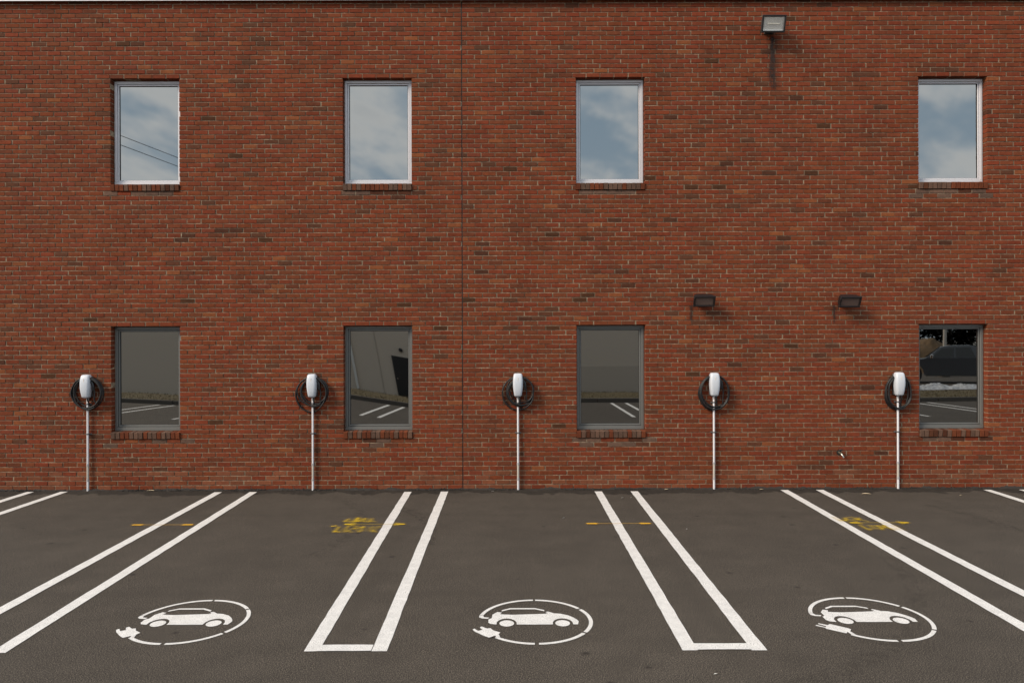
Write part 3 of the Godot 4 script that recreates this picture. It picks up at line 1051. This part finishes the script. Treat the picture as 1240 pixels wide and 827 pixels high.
func build_spray(x0: float, x1: float, z0: float, z1: float, strokes: Array, seed_: int, col: Color, lab: String) -> void:
	var st := begin()
	for p in [[0, 0], [1, 0], [1, 1], [0, 0], [1, 1], [0, 1]]:
		st.set_normal(Vector3.UP)
		st.set_uv(Vector2(p[0], p[1]))
		st.add_vertex(Vector3((p[0] - 0.5) * (x1 - x0), 0, (p[1] - 0.5) * (z1 - z0)))
	var o := put("spray_mark", st.commit(), spray_material("aerosol_%d" % seed_, strokes, x1 - x0, z1 - z0, seed_, col), self)
	o.position = Vector3((x0 + x1) / 2, 0.0085, (z0 + z1) / 2)
	tag(o, lab, "paint mark", "yellow surveyor's marks on the asphalt")

func arrow(y: float, x0: float, x1: float, s := 1.0) -> Array:
	return [[x0, y, x1, y, 0.014, 0.42 * s], [x0, y, x0 + 0.10, y - 0.06, 0.022, 0.42 * s], [x0, y, x0 + 0.10, y + 0.06, 0.022, 0.42 * s], [x0, y, x0 + 0.09, y, 0.030, 0.42 * s], [x1, y, x1 - 0.10, y - 0.06, 0.022, 0.42 * s], [x1, y, x1 - 0.10, y + 0.06, 0.022, 0.42 * s], [x1, y, x1 - 0.09, y, 0.030, 0.42 * s]]

func scrawl(strokes: Array, x0: float, x1: float, y0: float, y1: float, n: int) -> void:
	for k in n:      # hurried hand: hooks and slashes, not to be read
		var a := x0 + (x1 - x0) * k / n
		var b := x0 + (x1 - x0) * (k + 0.8) / n
		var pts := []
		match k % 4:
			0: pts = [[a, y0], [a, y1], [b, y1]]
			1: pts = [[a, y1], [(a + b) / 2, y0], [b, y1]]
			2: pts = [[a, y0], [b, y0], [a, y1], [b, y1]]
			3: pts = [[b, y0], [a, (y0 + y1) / 2], [b, y1]]
		for i in pts.size() - 1:
			strokes.append([pts[i][0] + rng.randf_range(-0.025, 0.025), pts[i][1] + rng.randf_range(-0.04, 0.04), pts[i + 1][0] + rng.randf_range(-0.02, 0.02), pts[i + 1][1] + rng.randf_range(-0.05, 0.05), rng.randf_range(0.022, 0.034), rng.randf_range(0.08, 0.42)])

func build_ground() -> void:
	var g := put("ground", sheet(-160, 160, -60, 200, -0.5), M.soil)
	tag(g, "", "", "", "structure")
	var lot := put("parking_lot", sheet(-40, 40, -0.02, 14.55, 0.0), M.asphalt)
	tag(lot, "dark grey asphalt parking lot at the foot of the brick wall", "", "", "structure")
	rng.seed = 808
	build_stall_marking([-6.92, -6.88], [-6.44, -6.38], 0.10, 5.45, true, M.line_paint, "white double stripe of the stall divider cut off by the left edge of the photo")
	build_stall_marking([-4.20, -4.08], [-3.70, -3.56], 0.16, 5.45, true, M.line_paint, "white double stripe left of the leftmost painted car symbol")
	build_stall_marking([-1.49, -1.395], [-0.97, -0.925], 0.17, 5.445, true, M.worn_paint, "white U-shaped double stripe left of the middle painted car symbol")
	build_stall_marking([1.223, 1.228], [1.735, 1.705], 0.19, 5.44, true, M.worn_paint, "white U-shaped double stripe right of the middle painted car symbol")
	build_stall_marking([3.895, 3.80], [4.40, 4.29], 0.13, 5.45, true, M.line_paint, "white double stripe right of the rightmost painted car symbol")
	build_stall_marking([6.785, 6.70], [7.29, 7.20], 0.15, 5.45, true, M.line_paint, "white stripe running out of the photo at its right edge")
	build_symbol(Vector2(-2.485, 4.885), false, M.line_paint, M.line_paint, "white painted electric car in a ring, left one with a blurred plug")
	build_symbol(Vector2(0.17, 4.90), false, M.line_paint, M.worn_paint, "white painted electric car in a ring, the middle of three")
	build_symbol(Vector2(2.755, 4.87), true, M.line_paint, M.worn_paint, "white painted electric car in a ring, right one with a crisp two-pronged plug")
	var gold := Color(0.88, 0.67, 0.15); var lemon := Color(0.82, 0.68, 0.08)
	rng.seed = 55
	build_spray(-4.52, -3.68, 1.84, 2.16, arrow(0.5, 0.1, 0.9, 0.85), 71, gold, "orange-yellow sprayed arrow line crossing the left white double stripe")
	build_spray(0.82, 1.66, 1.84, 2.16, arrow(0.5, 0.08, 0.92, 0.95), 72, gold, "orange-yellow sprayed double arrow crossing the stripe right of the middle charger")
	var s1 := arrow(0.5, 0.20, 0.93)
	scrawl(s1, 0.16, 0.56, 0.20, 0.36, 5)
	scrawl(s1, 0.14, 0.66, 0.62, 0.86, 7)
	s1.append([0.04, 0.60, 0.08, 0.58, 0.02, 0.8])
	build_spray(-2.13, -1.22, 1.56, 2.44, s1, 73, lemon, "yellow sprayed scrawl and arrow on the asphalt in front of the second charger")
	var s2 := arrow(0.5, 0.20, 0.95)
	scrawl(s2, 0.10, 0.46, 0.22, 0.38, 4)
	scrawl(s2, 0.26, 0.74, 0.64, 0.84, 6)
	build_spray(3.80, 4.66, 1.58, 2.42, s2, 74, lemon, "yellow sprayed scrawl and arrow between the right pair of white stripes")
	# litter
	for e in [[-7.18, 0.95, 0.05, 0.8, "pale_leaf", "pale scrap near the white stripes at the left photo edge"], [3.58, 0.10, 0.09, 0.2, "pale_leaf", "pale dry leaf lying at the wall foot left of the right stripes"], [4.93, 0.42, 0.17, -0.2, "pale_leaf", "long tan leaf on asphalt right of the right double stripe"], [6.18, 0.52, 0.06, 0.4, "pale_leaf", "small round cream leaf on the asphalt under the rightmost window"], [6.98, 0.62, 0.03, 1.2, "paper", "white crumb on the asphalt beside the rightmost stripe"], [1.50, 0.62, 0.045, 0.1, "paper", "white paper crumb between the stripes right of the middle charger"], [1.62, 0.60, 0.03, 0.9, "paper", "smaller white paper crumb between the stripes right of the middle charger"], [-5.22, 0.06, 0.16, 0.1, "pale_leaf", "tan leaf lying at the wall foot below the leftmost window"], [2.22, 0.07, 0.10, 0.5, "pale_leaf", "tan leaf lying at the wall foot between middle and fourth charger"], [-0.28, 0.17, 0.05, 0.3, "paper", "white paper crumb at the wall foot left of the middle charger"], [0.62, 1.72, 0.035, 0.3, "paper", "white crumb on the asphalt in front of the middle charger"], [1.98, 2.25, 0.03, 0.7, "paper", "white crumb on the asphalt right of the middle double arrow"], [1.30, 5.80, 0.035, 0.3, "paper", "pale crumb on asphalt below the middle painted car symbol"], [6.35, 1.55, 0.035, 0.5, "paper", "white crumb on the open asphalt at the right photo edge"]]:
		var st := begin()
		var n := 7
		var ln: float = e[2] * 0.75
		rng.seed = int(e[0] * 1000)
		for i in n:
			var u0 := float(i) / n; var u1 := float(i + 1) / n
			var w0 := ln * 0.24 * sin(PI * (u0 * 0.9 + 0.06)); var w1 := ln * 0.24 * sin(PI * (u1 * 0.9 + 0.06))
			var y0 := 0.003 + 0.05 * ln * sin(u0 * PI); var y1 := 0.003 + 0.05 * ln * sin(u1 * PI)
			st.set_smooth_group(1)
			quad(st, Vector3((u0 - 0.5) * ln, y0 + 0.004, -w0), Vector3((u1 - 0.5) * ln, y1 + 0.004, -w1), Vector3((u1 - 0.5) * ln, y1, 0), Vector3((u0 - 0.5) * ln, y0, 0))
			quad(st, Vector3((u0 - 0.5) * ln, y0, 0), Vector3((u1 - 0.5) * ln, y1, 0), Vector3((u1 - 0.5) * ln, y1 + 0.006, w1), Vector3((u0 - 0.5) * ln, y0 + 0.006, w0))
		var is_leaf: bool = e[4] != "paper"
		var o := put("fallen_leaf" if is_leaf else "litter_scrap", done(st), M[e[4]], self)
		o.position = Vector3(e[0], 0.0, e[1]); o.rotation.y = e[3]
		tag(o, e[5], "leaf" if is_leaf else "litter", "leaves and scraps on the asphalt")
	# grit and rotted leaves washed against the wall
	rng.seed = 66
	var st := begin()
	var n := noise(67, 1.1, 3)
	for k in 5200:
		var x := rng.randf_range(-8.6, 8.6)
		if n.get_noise_1d(x * 1.3) + 0.25 < rng.randf() * 0.7: continue
		var r := rng.randf_range(0.003, 0.011)
		var z := 0.006 + absf(rng.randfn(0, 0.035))
		box(st, Vector3(x, r * 0.35 + maxf(0, 0.022 - z) * rng.randf(), z), Vector3(r * rng.randf_range(1, 2.4), r, r * rng.randf_range(1, 2)), 0.0, Basis.from_euler(Vector3(rng.randf() * 3, rng.randf() * 3, rng.randf() * 3)))
	tag(put("soil_line", heightfield(-8.9, 8.9, -0.01, 0.16, 900, 8, func(x, z): return -0.012 + (0.026 + 0.030 * n.get_noise_2d(x * 2.0, z * 6.0 + 5.0) + 0.016 * n.get_noise_2d(x * 14.0, z * 30.0)) * (1.0 - smoothstep(0.0, 0.075 + 0.07 * n.get_noise_1d(x * 3.0), z))), M.dark_grit), "dark soil silted up along the foot of the brick wall", "soil", "", "stuff")
	var grit := put("grit", done(st), M.dark_grit, self)
	tag(grit, "dark grit and rotted leaves washed against the wall foot", "grit", "", "stuff")

# ------------------------------------------------------------------ the far side of the lot, seen in the window glass
func heightfield(x0: float, x1: float, z0: float, z1: float, nx: int, nz: int, f: Callable) -> ArrayMesh:
	var st := begin()
	st.set_smooth_group(1)
	for j in nz:
		for i in nx:
			var p := []
			for c in [[0, 0], [1, 0], [1, 1], [0, 1]]:
				var x: float = lerp(x0, x1, float(i + c[0]) / nx); var z: float = lerp(z0, z1, float(j + c[1]) / nz)
				p.append(Vector3(x, f.call(x, z), z))
			quad(st, p[0], p[1], p[2], p[3])
	return done(st)

func build_truck(at: Vector3, turn: float) -> void:
	var t := thing("pickup_truck", at, turn)
	tag(t, "black crew cab pickup truck mirrored in the lower right window", "truck")
	# local: x to the tail, y up, z across
	var st := begin()
	var side := [[-2.85, 0.52], [-2.88, 0.80], [-2.80, 1.05], [-2.60, 1.14], [-1.35, 1.22], [-1.2, 1.26], [1.0, 1.26], [1.02, 1.22], [2.88, 1.24], [2.92, 0.62], [2.80, 0.55], [2.35, 0.55]]
	for a in range(0, 9): side.append([1.85 + 0.48 * cos(PI * a / 8), 0.50 + 0.48 * sin(PI * a / 8)])
	side.append([1.30, 0.42]); side.append([-1.30, 0.42])
	for a in range(0, 9): side.append([-1.80 + 0.48 * cos(PI * a / 8), 0.50 + 0.48 * sin(PI * a / 8)])
	side.append([-2.35, 0.5])
	prism(st, v2(side), -0.98, 0.98)
	put("body", done(st), M.truck_paint, t)
	st = begin()
	var cab := [Vector2(-1.28, 1.25), Vector2(-0.62, 1.80), Vector2(-0.3, 1.86), Vector2(0.6, 1.86), Vector2(0.85, 1.80), Vector2(1.0, 1.25)]
	var rings := []
	for q in [[-0.90, 0.0], [-0.72, 1.0], [0.72, 1.0], [0.90, 0.0]]:
		var ring := PackedVector3Array()
		for p in cab:
			var lift: float = (p.y - 1.25) / 0.61
			ring.append(Vector3(p.x, p.y if q[1] > 0.5 else p.y - 0.02, lerpf(signf(q[0]) * 0.93, signf(q[0]) * 0.74, lift) if q[1] < 0.5 else q[0] * lerpf(1.2, 1.0, lift)))
		rings.append(ring)
	skin(st, rings)
	put("cab", done(st), M.truck_paint, t)
	for s in [-1, 1]:
		for w in [[[-1.02, 1.30], [-0.58, 1.72], [-0.08, 1.76], [-0.08, 1.30]], [[0.0, 1.30], [0.0, 1.76], [0.60, 1.76], [0.80, 1.30]]]:
			st = begin()
			var r0 := PackedVector3Array(); var r1 := PackedVector3Array()
			for p in w:
				var zz: float = lerpf(0.935, 0.765, (p[1] - 1.25) / 0.61)
				r0.append(Vector3(p[0], p[1], s * (zz - 0.03))); r1.append(Vector3(p[0], p[1], s * zz))
			skin(st, [r0, r1] if s > 0 else [r1, r0])
			put("side_window", done(st), M.truck_glass, t)
		st = begin()
		box(st, Vector3(-1.0, 1.33, s * 1.08), Vector3(0.12, 0.22, 0.2), 0.03)
		put("mirror", done(st), M.chrome, t)
		st = begin()
		box(st, Vector3(-2.80, 0.93, s * 0.74), Vector3(0.14, 0.2, 0.42), 0.03)
		put("headlight", done(st), M.chrome, t)
		st = begin()
		box(st, Vector3(2.88, 1.0, s * 0.88), Vector3(0.1, 0.36, 0.16), 0.02)
		put("taillight", done(st), M.tail_red, t)
		st = begin()
		box(st, Vector3(0.0, 0.40, s * 1.0), Vector3(2.5, 0.05, 0.14), 0.01)
		put("running_board", done(st), M.truck_trim, t)
		for x in [-1.80, 1.85]:
			var wheel := node("wheel", t)
			wheel.position = Vector3(x, 0.40, s * 0.86)
			st = begin()
			cyl(st, Vector3(0, 0, -0.14), Vector3(0, 0, 0.14), 0.40, 24)
			put("tyre", done(st), M.tyre, wheel)
			st = begin()
			cyl(st, Vector3(0, 0, s * 0.10), Vector3(0, 0, s * 0.15), 0.24, 20)
			put("rim", done(st), M.chrome, wheel)
	st = begin()
	skin(st, [PackedVector3Array([Vector3(-1.26, 1.30, -0.80), Vector3(-0.66, 1.78, -0.66), Vector3(-0.66, 1.78, 0.66), Vector3(-1.26, 1.30, 0.80)]), PackedVector3Array([Vector3(-1.29, 1.31, -0.80), Vector3(-0.69, 1.80, -0.66), Vector3(-0.69, 1.80, 0.66), Vector3(-1.29, 1.31, 0.80)])])
	put("windscreen", done(st), M.truck_glass, t)
	st = begin()
	box(st, Vector3(-2.90, 0.60, 0), Vector3(0.16, 0.22, 1.9), 0.03)
	put("front_bumper", done(st), M.chrome, t)
	st = begin()
	box(st, Vector3(-2.86, 0.92, 0), Vector3(0.08, 0.28, 1.0), 0.02)
	put("grille", done(st), M.truck_trim, t)

func build_tree(at: Vector3, h: float, r: float, seed_: int, lab: String) -> void:
	rng.seed = seed_
	var t := thing("evergreen_tree", at)
	tag(t, lab, "tree", "trees mirrored behind the truck")
	var st := begin()
	tube(st, PackedVector3Array([Vector3.ZERO, Vector3(0.05, h * 0.5, 0), Vector3(0, h * 0.93, 0.05)]), 0.2, 9, 0.04)
	for k in 16:
		var y := h * rng.randf_range(0.12, 0.85)
		var a := rng.randf() * TAU
		var l := r * (1.05 - y / h)
		tube(st, PackedVector3Array([Vector3(0, y, 0), Vector3(cos(a) * l * 0.5, y + 0.1, sin(a) * l * 0.5), Vector3(cos(a) * l, y - 0.1, sin(a) * l)]), 0.05, 5, 0.01)
	put("trunk", done(st), M.bark, t)
	var v := PackedVector3Array(); var n := PackedVector3Array(); var c := PackedColorArray()
	for k in 2600:
		var u := pow(rng.randf(), 0.75)
		var y := h * (0.06 + 0.94 * u)
		var lim := r * (1.06 - u * u) * (0.75 + 0.25 * sin(y * 5.0 + seed_))
		var a := rng.randf() * TAU
		var d := lim * sqrt(rng.randf_range(0.12, 1.0))
		var p := Vector3(cos(a) * d, y - 0.18 * d, sin(a) * d)
		var b := Basis.from_euler(Vector3(rng.randf() * TAU, rng.randf() * TAU, rng.randf() * TAU))
		var s := rng.randf_range(0.12, 0.30)
		var col := Color(0.045, 0.055, 0.024).lerp(Color(0.17, 0.12, 0.06), pow(rng.randf(), 1.2))
		for q in [Vector3(-s, 0, 0), Vector3(0, 0, s * 0.45), Vector3(s, 0, 0)]:
			v.append(p + b * q); n.append(b.y); c.append(col)
	var arr := []; arr.resize(Mesh.ARRAY_MAX)
	arr[Mesh.ARRAY_VERTEX] = v; arr[Mesh.ARRAY_NORMAL] = n; arr[Mesh.ARRAY_COLOR] = c
	var am := ArrayMesh.new()
	am.add_surface_from_arrays(Mesh.PRIMITIVE_TRIANGLES, arr)
	put("crown", am, M.evergreen_leaf, t)

func build_far_side() -> void:
	# stalls on the other side of the lot
	rng.seed = 901
	var where := ["beyond the frame's far left", "mirrored low in the leftmost lower window", "mirrored beside the leftmost lower window's centre", "opposite the left stalls", "opposite the second charger", "mirrored in the lower window with the door", "mirrored in the third lower window", "opposite the fourth charger", "opposite the hose tap", "opposite the rightmost charger", "mirrored nearest in the lower right window", "mirrored farther in the lower right window"]
	for k in 12:
		var x := -14.9 + 2.62 * k
		build_stall_marking([x, x], [x + 0.5, x + 0.5], 9.6, 14.2, false, M.line_paint, "white double stripe across the lot, " + where[k])
	# kerb and grass strip
	var st := begin()
	for k in 26:
		box(st, Vector3(-39 + 3.0 * k + 1.5, 0.045, 14.63), Vector3(2.985, 0.19, 0.15), 0.015)
	tag(put("kerb", done(st), M.kerb_concrete), "", "", "", "structure")
	var gn := noise(70, 0.9, 3)
	var verge := put("verge", heightfield(-40, 40, 14.70, 24.0, 200, 30, func(x, z): return 0.11 + 0.07 * smoothstep(14.7, 16.6, z) - 0.62 * smoothstep(16.8, 20.5, z) * (1.0 - smoothstep(7.5, 9.5, x)) - 0.2 * smoothstep(17.6, 18.6, z) * smoothstep(8.0, 9.5, x) + 0.03 * gn.get_noise_2d(x, z * 2)), M.grass)
	tag(verge, "", "", "", "structure")
	rng.seed = 902
	var bl := begin()
	bl.set_smooth_group(-1)
	for k in 9000:
		var x := rng.randf_range(-16, 22)
		var z := rng.randf_range(14.72, 17.2)
		var y := 0.11 + 0.07 * smoothstep(14.7, 17.0, z)
		var a := rng.randf() * TAU
		var l := rng.randf_range(0.03, 0.075)
		var w := Vector3(cos(a), 0, sin(a)) * 0.012
		var tip := Vector3(x + rng.randf_range(-0.06, 0.06), y + l, z + rng.randf_range(-0.06, 0.06))
		bl.add_vertex(Vector3(x, y - 0.02, z) - w); bl.add_vertex(tip); bl.add_vertex(Vector3(x, y - 0.02, z) + w)
	tag(put("grass", done(bl), M.grass), "dry winter grass on the strip across the lot", "grass", "", "stuff")
	# pale building with a black door
	var b := thing("pale_building", Vector3(0, -0.45, 23.5))
	tag(b, "low pale grey building with a black door mirrored in the lower windows", "building")
	st = begin()
	box(st, Vector3(-11.0, 2.49, 6.0), Vector3(40, 5.02, 12.0))
	put("wall", done(st), M.pale_siding, b)
	st = begin()
	box(st, Vector3(3.9, 0.70, -0.012), Vector3(10.1, 1.40, 0.02))
	put("dado", done(st), M.dado_siding, b)
	st = begin()
	box(st, Vector3(-11.0, 5.06, 6.0), Vector3(40.3, 0.12, 12.3), 0.02)
	put("roof_edge", done(st), M.downspout_paint, b)
	st = begin()
	box(st, Vector3(-5.08, 1.02, -0.03), Vector3(0.98, 2.04, 0.06), 0.01)
	var door := put("door", done(st), M.door_black, b)
	st = begin()
	cyl(st, Vector3(-5.44, 1.0, -0.06), Vector3(-5.44, 1.0, -0.13), 0.03)
	put("handle", done(st), M.chrome, door)
	st = begin()
	box(st, Vector3(-5.08, 2.36, -0.06), Vector3(0.16, 0.16, 0.12), 0.03)
	put("door_lamp", done(st), M.lamp_black, b)
	st = begin()
	box(st, Vector3(-7.4, 2.55, -0.06), Vector3(0.11, 4.7, 0.10), 0.01)
	put("downspout", done(st), M.downspout_paint, b)
	for x in [-6.2, -10.6, -2.0, -15.0]:
		st = begin()
		box(st, Vector3(x, 2.6, -0.014), Vector3(0.03, 4.8, 0.012))
		put("panel_joint", done(st), M.dado_siding, b)
	# second lot with the pickup, ploughed snow, mulch heap, light pole, trees
	tag(put("back_lot", sheet(9.5, 60, 18.4, 62, 0.004), M.asphalt), "", "", "", "structure")
	var sn := noise(80, 0.55, 3); var sn2 := noise(81, 2.4, 3)
	var snow := put("snow_bank", heightfield(10.5, 30, 20.4, 22.3, 150, 18, func(x, z): return -0.02 + maxf(0, 0.17 + 0.16 * sn.get_noise_2d(x * 1.6, z) + 0.14 * sn2.get_noise_2d(x, z)) * sin(PI * clampf((z - 20.4) / 1.9, 0, 1)) * smoothstep(10.5, 11.5, x) * smoothstep(30.0, 29.0, x)), M.snow)
	tag(snow, "bank of lumpy ploughed snow mirrored below the pickup truck", "snow")
	build_truck(Vector3(22.25, 0.0, 25.4), deg_to_rad(30))
	var mn := noise(82, 0.6, 3); var mn2 := noise(83, 3.0, 3)
	var mulch := put("mulch_heap", heightfield(24.5, 34.5, 36.0, 42.0, 70, 50, func(x, z): return -0.03 + 2.25 * maxf(0, 1.0 - Vector2((x - 28.4) / 3.4, (z - 39.0) / 2.9).length_squared()) * (1.0 + 0.2 * mn.get_noise_2d(x, z)) + 0.14 * mn2.get_noise_2d(x, z) * maxf(0, 1.0 - Vector2((x - 28.4) / 3.4, (z - 39.0) / 2.9).length_squared())), M.mulch)
	tag(mulch, "tan heap of mulch mirrored behind the pickup truck", "heap")
	var pole := thing("light_pole", Vector3(20.6, 0.0, 23.0) + Vector3(4.5, 0, 8.0))
	tag(pole, "tan light pole mirrored in the lower right window", "pole")
	st = begin()
	cyl(st, Vector3(0, 0, 0), Vector3(0, 0.6, 0), 0.3, 16)
	put("base", done(st), M.kerb_concrete, pole)
	st = begin()
	tube(st, PackedVector3Array([Vector3(0, 0.6, 0), Vector3(0, 4.8, 0)]), 0.095, 14, 0.08)
	put("shaft", done(st), M.pole_paint, pole)
	st = begin()
	box(st, Vector3(0, 4.86, -0.25), Vector3(0.3, 0.12, 0.7), 0.02)
	put("lamp_head", done(st), M.lamp_bronze, pole)
	var spots := [[28.6, 44.0, 5.6, 2.4], [31.0, 45.5, 6.2, 2.6], [33.4, 44.2, 5.4, 2.4], [36.0, 45.8, 6.4, 2.7], [38.6, 44.4, 5.8, 2.5], [41.2, 45.6, 6.0, 2.6], [33.0, 48.8, 6.8, 2.9], [37.2, 49.2, 6.6, 2.9], [29.4, 48.6, 6.6, 2.9]]
	var tl := ["leftmost", "second from left", "third from left", "fourth from left", "fifth from left", "rightmost", "back row middle", "back row right", "back row left"]
	for k in spots.size():
		var s: Array = spots[k]
		build_tree(Vector3(s[0], 0, s[1]), s[2], s[3], 500 + k, "dark evergreen tree mirrored behind the truck, " + tl[k] + " of the row")
	# overhead wires on two wooden poles
	for e in [[Vector3(-24.0, 0, 0.8), "wooden utility pole standing beyond the left end of the brick wall"], [Vector3(-4.3, 0, 51.0), "wooden utility pole standing behind the pale building"]]:
		var p := thing("utility_pole", e[0])
		tag(p, e[1], "pole", "poles of the overhead wires")
		st = begin()
		tube(st, PackedVector3Array([Vector3(0, -0.3, 0), Vector3(0, 11.8, 0)]), 0.16, 12, 0.11)
		put("shaft", done(st), M.wood_pole, p)
		st = begin()
		box(st, Vector3(0, 10.9, 0), Vector3(1.4, 0.12, 0.1), 0.01)
		put("cross_arm", done(st), M.wood_pole, p)
	for e in [[11.28, "upper black overhead wire mirrored in the upper left window"], [10.88, "lower black overhead wire mirrored in the upper left window"]]:
		var pts := PackedVector3Array()
		for k in 21:
			var u := k / 20.0
			pts.append(Vector3(lerpf(-24.0, -4.3, u), e[0] - 0.5 * 4.0 * u * (1 - u), lerpf(0.8, 51.0, u)))
		st = begin()
		tube(st, pts, 0.014, 6)
		var w := put("overhead_wire", done(st), M.wire, self)
		tag(w, e[1], "wire", "overhead wires")

# ------------------------------------------------------------------
func _ready() -> void:
	# camera
	var cam := Camera3D.new()
	cam.name = "camera"
	add_child(cam)
	cam.position = Vector3(0, 2.14, 10.4)
	cam.rotation_degrees = Vector3(0, 0, -0.17)
	cam.fov = 50.87
	cam.near = 0.1
	cam.far = 400.0
	cam.current = true
	# sky, exposure
	var we := WorldEnvironment.new()
	we.name = "world_environment"
	var env := Environment.new()
	env.background_mode = Environment.BG_SKY
	env.sky = make_sky()
	env.background_energy_multiplier = 0.75
	env.tonemap_mode = Environment.TONE_MAPPER_LINEAR
	env.tonemap_exposure = 1.57
	env.sdfgi_enabled = true
	env.ssao_enabled = true
	env.ssil_enabled = true
	we.environment = env
	add_child(we)
	# hazy sun, up to the left and behind the camera
	var sun := DirectionalLight3D.new()
	sun.name = "sun"
	add_child(sun)
	sun.look_at_from_position(Vector3(-0.68, 0.56, 0.42) * 10.0, Vector3.ZERO, Vector3.UP)
	sun.light_energy = 0.8
	sun.light_angular_distance = 20.0
	sun.light_color = Color(1.0, 0.94, 0.86)
	sun.shadow_enabled = true

	make_materials()
	make_tones()
	build_ground()
	build_building()
	var cl := ["white wall charger with coiled black cable, first from the left", "white wall charger left of the window that mirrors a black door", "white wall charger in the middle of the row, right of the control joint", "white wall charger between the third and the rightmost lower window", "white wall charger left of the window that mirrors a pickup truck"]
	var cx := [-6.136, -2.883, 0.084, 2.915, 5.575]
	for k in 5:
		build_charger(cx[k], 1.512, k, cl[k])
	build_flood(Vector3(3.73, 6.66, 0), deg_to_rad(20), false, "grey flood light with pale lens high under the roof edge", "")
	build_flood(Vector3(2.735, 2.735, 0), deg_to_rad(28), true, "dark bronze flood light above the fourth charger, aimed down", "small dark flood lights")
	build_flood(Vector3(4.806, 2.72, 0), deg_to_rad(28), true, "dark bronze flood light left of the rightmost windows, aimed down", "small dark flood lights")
	build_tap()
	build_far_side()
